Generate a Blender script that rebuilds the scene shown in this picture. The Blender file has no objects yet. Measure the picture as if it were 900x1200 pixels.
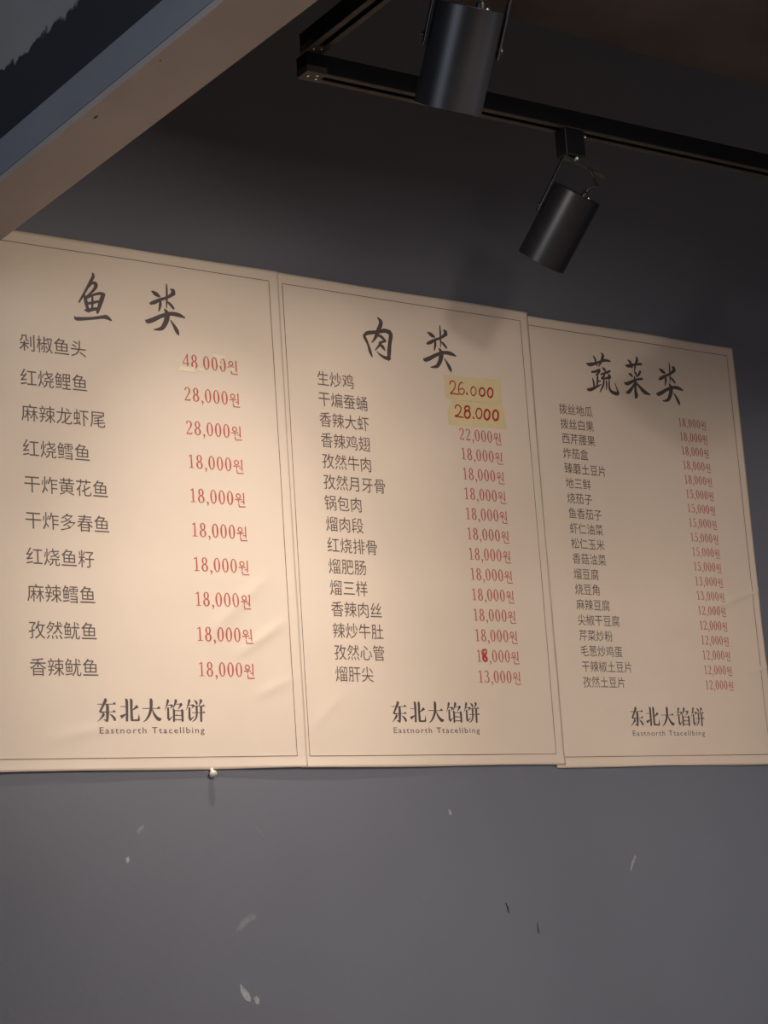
import bpy, bmesh, math, json, random
from mathutils import Vector, Matrix
random.seed(7)
C = bpy.context.scene.collection
sc = bpy.context.scene

# ------------------------------------------------------------------ camera
FPX = 2270.0                                   # focal length in pixels of the 900x1200 frame
cam_d = bpy.data.cameras.new('camera')
cam = bpy.data.objects.new('camera', cam_d); C.objects.link(cam)
cam_d.sensor_fit = 'VERTICAL'; cam_d.sensor_height = 36.0
cam_d.lens = FPX * 36.0 / 1200.0
cam_d.clip_start = 0.05; cam_d.clip_end = 60
right = Vector((0.8159537700, -0.5743031002, -0.0662977695))
up = Vector((-0.0649281621, -0.2049881753, 0.9766085100))
back = Vector((-0.5744595538, -0.7925628033, -0.2045493192))
m = Matrix((right, up, back)).transposed().to_4x4()
m.translation = Vector((-1.786665738, -2.726847869, 1.627661151))
cam.matrix_world = m
sc.camera = cam

# ------------------------------------------------------------------ world, lights, exposure
sc.view_settings.view_transform = 'Standard'
sc.view_settings.look = 'None'
sc.view_settings.gamma = 1.0
sc.view_settings.exposure = 0.0
w = bpy.data.worlds.new('world'); sc.world = w; w.use_nodes = True
w.node_tree.nodes['Background'].inputs[0].default_value = (0.80, 0.88, 1.0, 1)
w.node_tree.nodes['Background'].inputs[1].default_value = 0.02

def aim(o, target):
    d = Vector(target) - o.location
    o.rotation_euler = d.to_track_quat('-Z', 'Y').to_euler()

def spot(name, loc, target, power, color, angle, blend, size):
    l = bpy.data.lights.new(name, 'SPOT'); l.energy = power; l.color = color
    l.spot_size = math.radians(angle); l.spot_blend = blend; l.shadow_soft_size = size
    o = bpy.data.objects.new(name, l); C.objects.link(o); o.location = loc; aim(o, target); return o

def area(name, loc, target, power, color, sx, sy):
    l = bpy.data.lights.new(name, 'AREA'); l.energy = power; l.color = color
    l.shape = 'RECTANGLE'; l.size = sx; l.size_y = sy
    o = bpy.data.objects.new(name, l); C.objects.link(o); o.location = loc; aim(o, target); return o

WARM = (1.0, 0.86, 0.72)
# row, beam-side and downlight lamps follow cast shadows; the other lights are added fill
ap = area('ceiling_fill_light', (-0.15, -2.3, 3.25), (-0.05, 0.0, 1.30), 4.8, (1.0, 0.91, 0.81), 1.3, 0.35)  # added broad fill, stronger low on the wall than near the ceiling
ap.data.spread = math.radians(62)
spot('row_lamp_light', (-0.345, -1.75, 2.56), (0.24, 0.0, 2.08), 26, (1.0, 0.90, 0.80), 60, 1.0, 0.05)
spot('beam_side_lamp_light', (-0.46, -0.90, 2.755), (0.85, 0.0, 2.02), 12.5, (1.0, 0.88, 0.80), 72, 0.8, 0.02)
spot('downlight_light', (-0.20, -0.42, 3.34), (-0.16, -0.21, 1.8), 76, (1.0, 0.91, 0.84), 46, 1.0, 0.022)
spot('centre_fill_light', (-0.345, -1.75, 2.56), (-0.30, 0.0, 2.33), 40, (1.0, 0.89, 0.78), 46, 1.0, 0.05)  # added narrow spot at the row lamp's position, brightens the fish poster
spot('right_fill_light', (0.75, -2.2, 2.95), (1.30, 0.0, 1.92), 44, (1.0, 0.90, 0.84), 42, 1.0, 0.12)  # added fill for the right side of the wall and the vegetable poster
fl = area('floor_fill_light', (-0.2, -2.9, 3.30), (-0.2, -2.9, 0.0), 34, (1.0, 0.88, 0.76), 2.4, 1.2)  # added light on the floor, bounces warm onto the beam's underside
fl.data.spread = math.radians(100)
area('wall_sheen_fill_light', (4.6, -4.6, 1.25), (0.9, 0.0, 1.3), 21, (0.80, 0.88, 1.0), 4.0, 1.9)  # added cool area light, gives the lower wall its sheen
area('cool_side_fill_light', (-2.9, -1.8, 2.3), (-0.7, -0.9, 2.68), 20, (0.74, 0.84, 1.0), 0.9, 1.2)  # added cool light from the left for the beam's flank

# ------------------------------------------------------------------ materials
def mat(name, col, rough=0.6, metal=0.0, spec=0.5, noise=0.0, nscale=20.0, bump=0.0, bscale=60.0, col2=None):
    M = bpy.data.materials.new(name); M.use_nodes = True
    nt = M.node_tree; b = nt.nodes['Principled BSDF']
    b.inputs['Base Color'].default_value = (*col, 1); b.inputs['Roughness'].default_value = rough
    b.inputs['Metallic'].default_value = metal; b.inputs['Specular IOR Level'].default_value = spec
    tc = nt.nodes.new('ShaderNodeTexCoord')
    if noise or col2:
        n = nt.nodes.new('ShaderNodeTexNoise'); n.inputs['Scale'].default_value = nscale; n.inputs['Detail'].default_value = 5
        nt.links.new(tc.outputs['Object'], n.inputs['Vector'])
        r = nt.nodes.new('ShaderNodeValToRGB'); nt.links.new(n.outputs['Fac'], r.inputs['Fac'])
        c2 = col2 or tuple(c * (1 - noise) for c in col)
        c1 = col if col2 else tuple(min(1, c * (1 + noise)) for c in col)
        r.color_ramp.elements[0].position = 0.3; r.color_ramp.elements[1].position = 0.7
        r.color_ramp.elements[0].color = (*c2, 1); r.color_ramp.elements[1].color = (*c1, 1)
        nt.links.new(r.outputs['Color'], b.inputs['Base Color'])
    if bump:
        n2 = nt.nodes.new('ShaderNodeTexNoise'); n2.inputs['Scale'].default_value = bscale; n2.inputs['Detail'].default_value = 6
        nt.links.new(tc.outputs['Object'], n2.inputs['Vector'])
        bp = nt.nodes.new('ShaderNodeBump'); bp.inputs['Strength'].default_value = bump; bp.inputs['Distance'].default_value = 0.004
        nt.links.new(n2.outputs['Fac'], bp.inputs['Height']); nt.links.new(bp.outputs['Normal'], b.inputs['Normal'])
    return M

M_wall = mat('painted_wall', (0.139, 0.139, 0.160), 0.38, spec=0.95, noise=0.05, nscale=3.0, bump=0.10, bscale=55)
M_ceil = mat('ceiling_paint', (0.16, 0.14, 0.135), 0.9, noise=0.2, nscale=4, bump=0.4, bscale=30)
M_floor = mat('floor_wood', (0.50, 0.36, 0.25), 0.5, noise=0.2, nscale=6)
M_paper = mat('poster_paper', (0.74, 0.60, 0.475), 0.62, spec=0.35, noise=0.018, nscale=9, bump=0.05, bscale=500)
M_ink = mat('black_print', (0.090, 0.062, 0.056), 0.5, noise=0.1, nscale=60)
M_inkthin = mat('grey_print', (0.105, 0.070, 0.058), 0.55, noise=0.1, nscale=60)
M_line = mat('border_print', (0.17, 0.10, 0.07), 0.6, noise=0.1, nscale=40)
M_red = mat('red_print', (0.47, 0.105, 0.068), 0.55, noise=0.1, nscale=60)
M_mark = mat('red_marker', (0.42, 0.035, 0.02), 0.5, noise=0.25, nscale=120)
M_tape = mat('masking_tape', (0.72, 0.57, 0.31), 0.6, noise=0.04, nscale=30, bump=0.2, bscale=400)
M_scrap = mat('tape_residue', (0.80, 0.69, 0.49), 0.4, noise=0.05, nscale=60)
M_black = mat('black_powder_coat', (0.010, 0.010, 0.012), 0.36, spec=0.32, noise=0.08, nscale=40, bump=0.05, bscale=600)
M_track = mat('black_track', (0.007, 0.007, 0.009), 0.7, spec=0.15, noise=0.1, nscale=20)
M_lip = mat('track_lip', (0.050, 0.042, 0.036), 0.6, spec=0.3, noise=0.2, nscale=40)
M_slot = mat('slot_black', (0.005, 0.005, 0.006), 0.8, noise=0.1, nscale=40)
M_screw = mat('steel_screw', (0.75, 0.72, 0.66), 0.25, metal=1.0, noise=0.05, nscale=90)
M_cable = mat('black_cable', (0.012, 0.012, 0.013), 0.4, noise=0.1, nscale=40)
M_taupe = mat('warm_tinted_board', (0.40, 0.335, 0.295), 0.55, col2=(0.36, 0.295, 0.255), nscale=5, bump=0.05, bscale=200)  # warm bounce light on the beam's underside is put into this colour
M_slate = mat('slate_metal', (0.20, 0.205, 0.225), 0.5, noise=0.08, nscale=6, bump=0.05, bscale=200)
M_chip = mat('dark_chip', (0.05, 0.04, 0.035), 0.8, noise=0.1, nscale=90)
M_pin = mat('ivory_plastic', (0.78, 0.74, 0.62), 0.35, noise=0.03, nscale=90)
M_scuff = mat('pale_scuff', (0.36, 0.35, 0.365), 0.8, noise=0.2, nscale=150)
M_faint = mat('faint_scuff', (0.205, 0.203, 0.222), 0.8, noise=0.15, nscale=150)
M_hole = mat('dark_gouge', (0.02, 0.02, 0.022), 0.9, noise=0.2, nscale=150)
M_reflector = mat('lamp_reflector', (0.6, 0.6, 0.6), 0.2, metal=1.0, noise=0.02, nscale=40)

# black paint ends in a ragged edge on bare concrete high on the left bulkhead
def ragged():
    M = bpy.data.materials.new('half_painted_concrete'); M.use_nodes = True
    nt = M.node_tree; b = nt.nodes['Principled BSDF']; b.inputs['Roughness'].default_value = 0.8
    g = nt.nodes.new('ShaderNodeNewGeometry'); sp = nt.nodes.new('ShaderNodeSeparateXYZ')
    nt.links.new(g.outputs['Position'], sp.inputs[0])
    n = nt.nodes.new('ShaderNodeTexNoise'); n.inputs['Scale'].default_value = 34; n.inputs['Detail'].default_value = 6
    nt.links.new(g.outputs['Position'], n.inputs['Vector'])
    ma = nt.nodes.new('ShaderNodeMath'); ma.operation = 'MULTIPLY_ADD'; ma.inputs[1].default_value = 0.05
    nt.links.new(n.outputs['Fac'], ma.inputs[0]); nt.links.new(sp.outputs['Z'], ma.inputs[2])
    r = nt.nodes.new('ShaderNodeMapRange'); r.inputs['From Min'].default_value = 2.890; r.inputs['From Max'].default_value = 2.895
    nt.links.new(ma.outputs[0], r.inputs['Value'])
    n3 = nt.nodes.new('ShaderNodeTexNoise'); n3.inputs['Scale'].default_value = 9; n3.inputs['Detail'].default_value = 6
    nt.links.new(g.outputs['Position'], n3.inputs['Vector'])
    cr = nt.nodes.new('ShaderNodeValToRGB'); nt.links.new(n3.outputs['Fac'], cr.inputs['Fac'])
    cr.color_ramp.elements[0].color = (0.23, 0.21, 0.205, 1); cr.color_ramp.elements[1].color = (0.33, 0.31, 0.30, 1)
    mx = nt.nodes.new('ShaderNodeMix'); mx.data_type = 'RGBA'
    mx.inputs['A'].default_value = (0.022, 0.023, 0.030, 1)
    nt.links.new(cr.outputs['Color'], mx.inputs['B']); nt.links.new(r.outputs[0], mx.inputs['Factor'])
    nt.links.new(mx.outputs['Result'], b.inputs['Base Color'])
    bp = nt.nodes.new('ShaderNodeBump'); bp.inputs['Strength'].default_value = 0.5; bp.inputs['Distance'].default_value = 0.003
    nt.links.new(ma.outputs[0], bp.inputs['Height'])
    return M
M_ragged = ragged()
M_led = bpy.data.materials.new('led_face'); M_led.use_nodes = True
_b = M_led.node_tree.nodes['Principled BSDF']; _b.inputs['Emission Color'].default_value = (1.0, 0.85, 0.68, 1); _b.inputs['Emission Strength'].default_value = 6

# ------------------------------------------------------------------ helpers
def obj(name, bm, material, parent=None, smooth=False, bevel=0.0):
    me = bpy.data.meshes.new(name)
    if smooth:
        for f in bm.faces: f.smooth = True
    bm.to_mesh(me); bm.free(); me.materials.append(material)
    o = bpy.data.objects.new(name, me); C.objects.link(o)
    if parent: o.parent = parent
    if bevel:
        md = o.modifiers.new('bevel', 'BEVEL'); md.width = bevel; md.segments = 2; md.limit_method = 'ANGLE'
    return o

def tag(o, label, cat, group=None):
    o['label'] = label; o['category'] = cat
    if group: o['group'] = group
    return o

def thing(name, label, cat, loc=(0, 0, 0), rot=(0, 0, 0), group=None):
    o = bpy.data.objects.new(name, None); C.objects.link(o); o.empty_display_size = 0.05
    o.location = loc; o.rotation_euler = rot
    return tag(o, label, cat, group)

def box(bm, lo, hi, mtx=None):
    vs = [bm.verts.new((x, y, z)) for x in (lo[0], hi[0]) for y in (lo[1], hi[1]) for z in (lo[2], hi[2])]
    for f in ((0, 1, 3, 2), (4, 6, 7, 5), (0, 4, 5, 1), (2, 3, 7, 6), (0, 2, 6, 4), (1, 5, 7, 3)):
        bm.faces.new([vs[i] for i in f])
    if mtx is not None:
        for v in vs: v.co = mtx @ v.co
    return vs

def axis_matrix(p0, p1):
    """frame at p0 whose +Z runs to p1"""
    d = (Vector(p1) - Vector(p0)).normalized()
    q = d.to_track_quat('Z', 'Y').to_matrix().to_4x4(); q.translation = Vector(p0); return q

def lathe(bm, prof, mtx, n=48, close=False):
    """prof: list of (radius, height) revolved about the local Z of mtx"""
    rings = []
    for r, h in prof:
        if r < 1e-6: rings.append([bm.verts.new(mtx @ Vector((0, 0, h)))])
        else: rings.append([bm.verts.new(mtx @ Vector((r * math.cos(2 * math.pi * k / n), r * math.sin(2 * math.pi * k / n), h))) for k in range(n)])
    for a, b in zip(rings, rings[1:]):
        for k in range(n):
            k2 = (k + 1) % n
            if len(a) == 1 and len(b) == 1: continue
            if len(a) == 1: bm.faces.new((a[0], b[k], b[k2]))
            elif len(b) == 1: bm.faces.new((a[k], b[0], a[k2]))
            else: bm.faces.new((a[k], b[k], b[k2], a[k2]))
    bmesh.ops.recalc_face_normals(bm, faces=bm.faces[:])

def tube(bm, pts, r, n=10):
    pts = [Vector(p) for p in pts]; rings = []
    for i, p in enumerate(pts):
        d = (pts[min(i + 1, len(pts) - 1)] - pts[max(i - 1, 0)]).normalized()
        q = d.to_track_quat('Z', 'Y').to_matrix()
        rings.append([bm.verts.new(p + q @ Vector((r * math.cos(2 * math.pi * k / n), r * math.sin(2 * math.pi * k / n), 0))) for k in range(n)])
    for a, b in zip(rings, rings[1:]):
        for k in range(n): bm.faces.new((a[k], a[(k + 1) % n], b[(k + 1) % n], b[k]))
    bm.faces.new(rings[0][::-1]); bm.faces.new(rings[-1])

def catmull(pts, sub):
    out = []; n = len(pts); D = len(pts[0])
    for i in range(n - 1):
        p0, p1, p2, p3 = pts[max(i - 1, 0)], pts[i], pts[i + 1], pts[min(i + 2, n - 1)]
        for s in range(sub):
            t = s / sub
            out.append(tuple(0.5 * (2 * p1[d] + (-p0[d] + p2[d]) * t + (2 * p0[d] - 5 * p1[d] + 4 * p2[d] - p3[d]) * t * t + (-p0[d] + 3 * p1[d] - 3 * p2[d] + p3[d]) * t ** 3) for d in range(D)))
    out.append(tuple(pts[-1])); return out

# ------------------------------------------------------------------ the setting
def struct(name, bm, m, parent=None):
    o = obj(name, bm, m, parent)
    if not parent: o['kind'] = 'structure'
    return o
CEIL = 3.37
bm = bmesh.new(); box(bm, (-4.2, 0, 0), (6.6, 0.12, CEIL)); wall_back = struct('wall_back', bm, M_wall)
bm = bmesh.new(); box(bm, (-4.2, -6.6, CEIL), (6.6, 0.12, CEIL + 0.1)); struct('ceiling', bm, M_ceil)
bm = bmesh.new(); box(bm, (-4.2, -6.6, -0.1), (6.6, 0.12, 0)); struct('floor', bm, M_floor)
bm = bmesh.new(); box(bm, (6.6, -6.6, -0.1), (6.72, 0.12, CEIL + 0.1)); struct('wall_right', bm, M_wall)
bm = bmesh.new(); box(bm, (-0.662, -3.2, 2.703), (-0.640, 0, CEIL)); struct('wall_left', bm, M_ragged)

# marks on the painted wall: each a thin chip or smear of its own
def blob(name, cx, cz, pts, m, t=0.0004):
    b = bmesh.new()
    front = [b.verts.new((cx + x, -t, cz + z)) for x, z in pts]
    rear = [b.verts.new((cx + x, 0.0002, cz + z)) for x, z in pts]
    b.faces.new(front); n = len(pts)
    for k in range(n): b.faces.new((front[k], rear[k], rear[(k + 1) % n], front[(k + 1) % n]))
    bmesh.ops.recalc_face_normals(b, faces=b.faces[:])
    return obj(name, b, m, wall_back)
MM = 0.001
def mm(l): return [(x * MM, z * MM) for x, z in l]
blob('paint_scuff', -0.142, 1.521, mm([(-14, 20), (-8, 14), (2, 4), (6, -6), (4, -10), (-6, -6), (-12, 4)]), M_scuff)
blob('paint_scuff', -0.128, 1.512, mm([(-3, 4), (2, 7), (7, 2), (6, -6), (0, -5)]), M_scuff)
blob('paint_scuff', 0.707, 1.695, mm([(6, 16), (9, 12), (2, 2), (-4, -8), (-9, -14), (-8, -6), (-2, 6)]), M_scuff)
blob('paint_scuff', -0.137, 1.636, mm([(-22, -14), (-10, 2), (6, 12), (18, 10), (16, 2), (2, -2), (-12, -14)]), M_faint)
blob('paint_scuff', -0.323, 1.787, mm([(-8, -4), (0, 6), (8, 8), (6, 1), (-2, -6)]), M_faint)
blob('paint_scuff', -0.347, 1.742, mm([(-3, 2), (2, 5), (4, -2), (-1, -6)]), M_scuff)
blob('paint_scuff', 0.287, 1.80, mm([(-2, 6), (3, 3), (4, -5), (-1, -3)]), M_scuff)
blob('paint_scuff', 0.446, 1.848, mm([(-24, 10), (-4, 4), (16, -3), (22, -8), (10, -4), (-10, 2)]), M_faint)
for cx, cz, pts in ((-0.11, 1.782, [(-14, 6), (-4, 5), (6, 0), (12, -9), (16, -22), (14, -22), (9, -8), (2, 0), (-6, 4)]),
                    (0.225, 1.659, [(-12, -3), (0, 1), (13, 3), (13, 2), (0, 0), (-12, -4)])):
    blob('hairline_scratch', cx, cz, mm(pts), M_faint)
blob('gouge', 0.400, 1.629, mm([(-4, 10), (-2, 10), (2, 2), (3, -7), (1, -8), (-1, 0)]), M_hole)
blob('gouge', 0.465, 1.590, mm([(-1, 12), (0, 10), (2, -2), (2, -8), (0, -8), (-1, 0)]), M_hole)

# beam along the opening at the left, soffit board tinted taupe for warm bounce, slate metal flank
tb = thing('ceiling_beam', 'long beam crossing the upper left corner, underside tinted taupe as by warm bounced light, slate blue flank', 'beam', (-0.68, 0, 2.64))
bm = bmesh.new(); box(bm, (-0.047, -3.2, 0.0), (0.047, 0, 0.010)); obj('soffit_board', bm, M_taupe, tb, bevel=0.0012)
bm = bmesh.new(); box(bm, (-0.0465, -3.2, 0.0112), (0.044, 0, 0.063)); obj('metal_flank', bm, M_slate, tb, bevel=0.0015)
for x, y, a, b_ in ((-0.030, -0.680, 6, 1.6), (-0.036, -0.86, 2, 1)):
    bm = bmesh.new()
    vs = [bm.verts.new((x + b_ * MM * math.cos(t) * (1 + .3 * math.sin(3 * t)), y + a * MM * math.sin(t), -0.0003)) for t in [2 * math.pi * k / 10 for k in range(10)]]
    vt = [bm.verts.new((v.co.x, v.co.y, 0.0002)) for v in vs]
    bm.faces.new(vs)
    for k in range(10): bm.faces.new((vs[k], vt[k], vt[(k + 1) % 10], vs[(k + 1) % 10]))
    obj('chip', bm, M_chip, tb)

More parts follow.
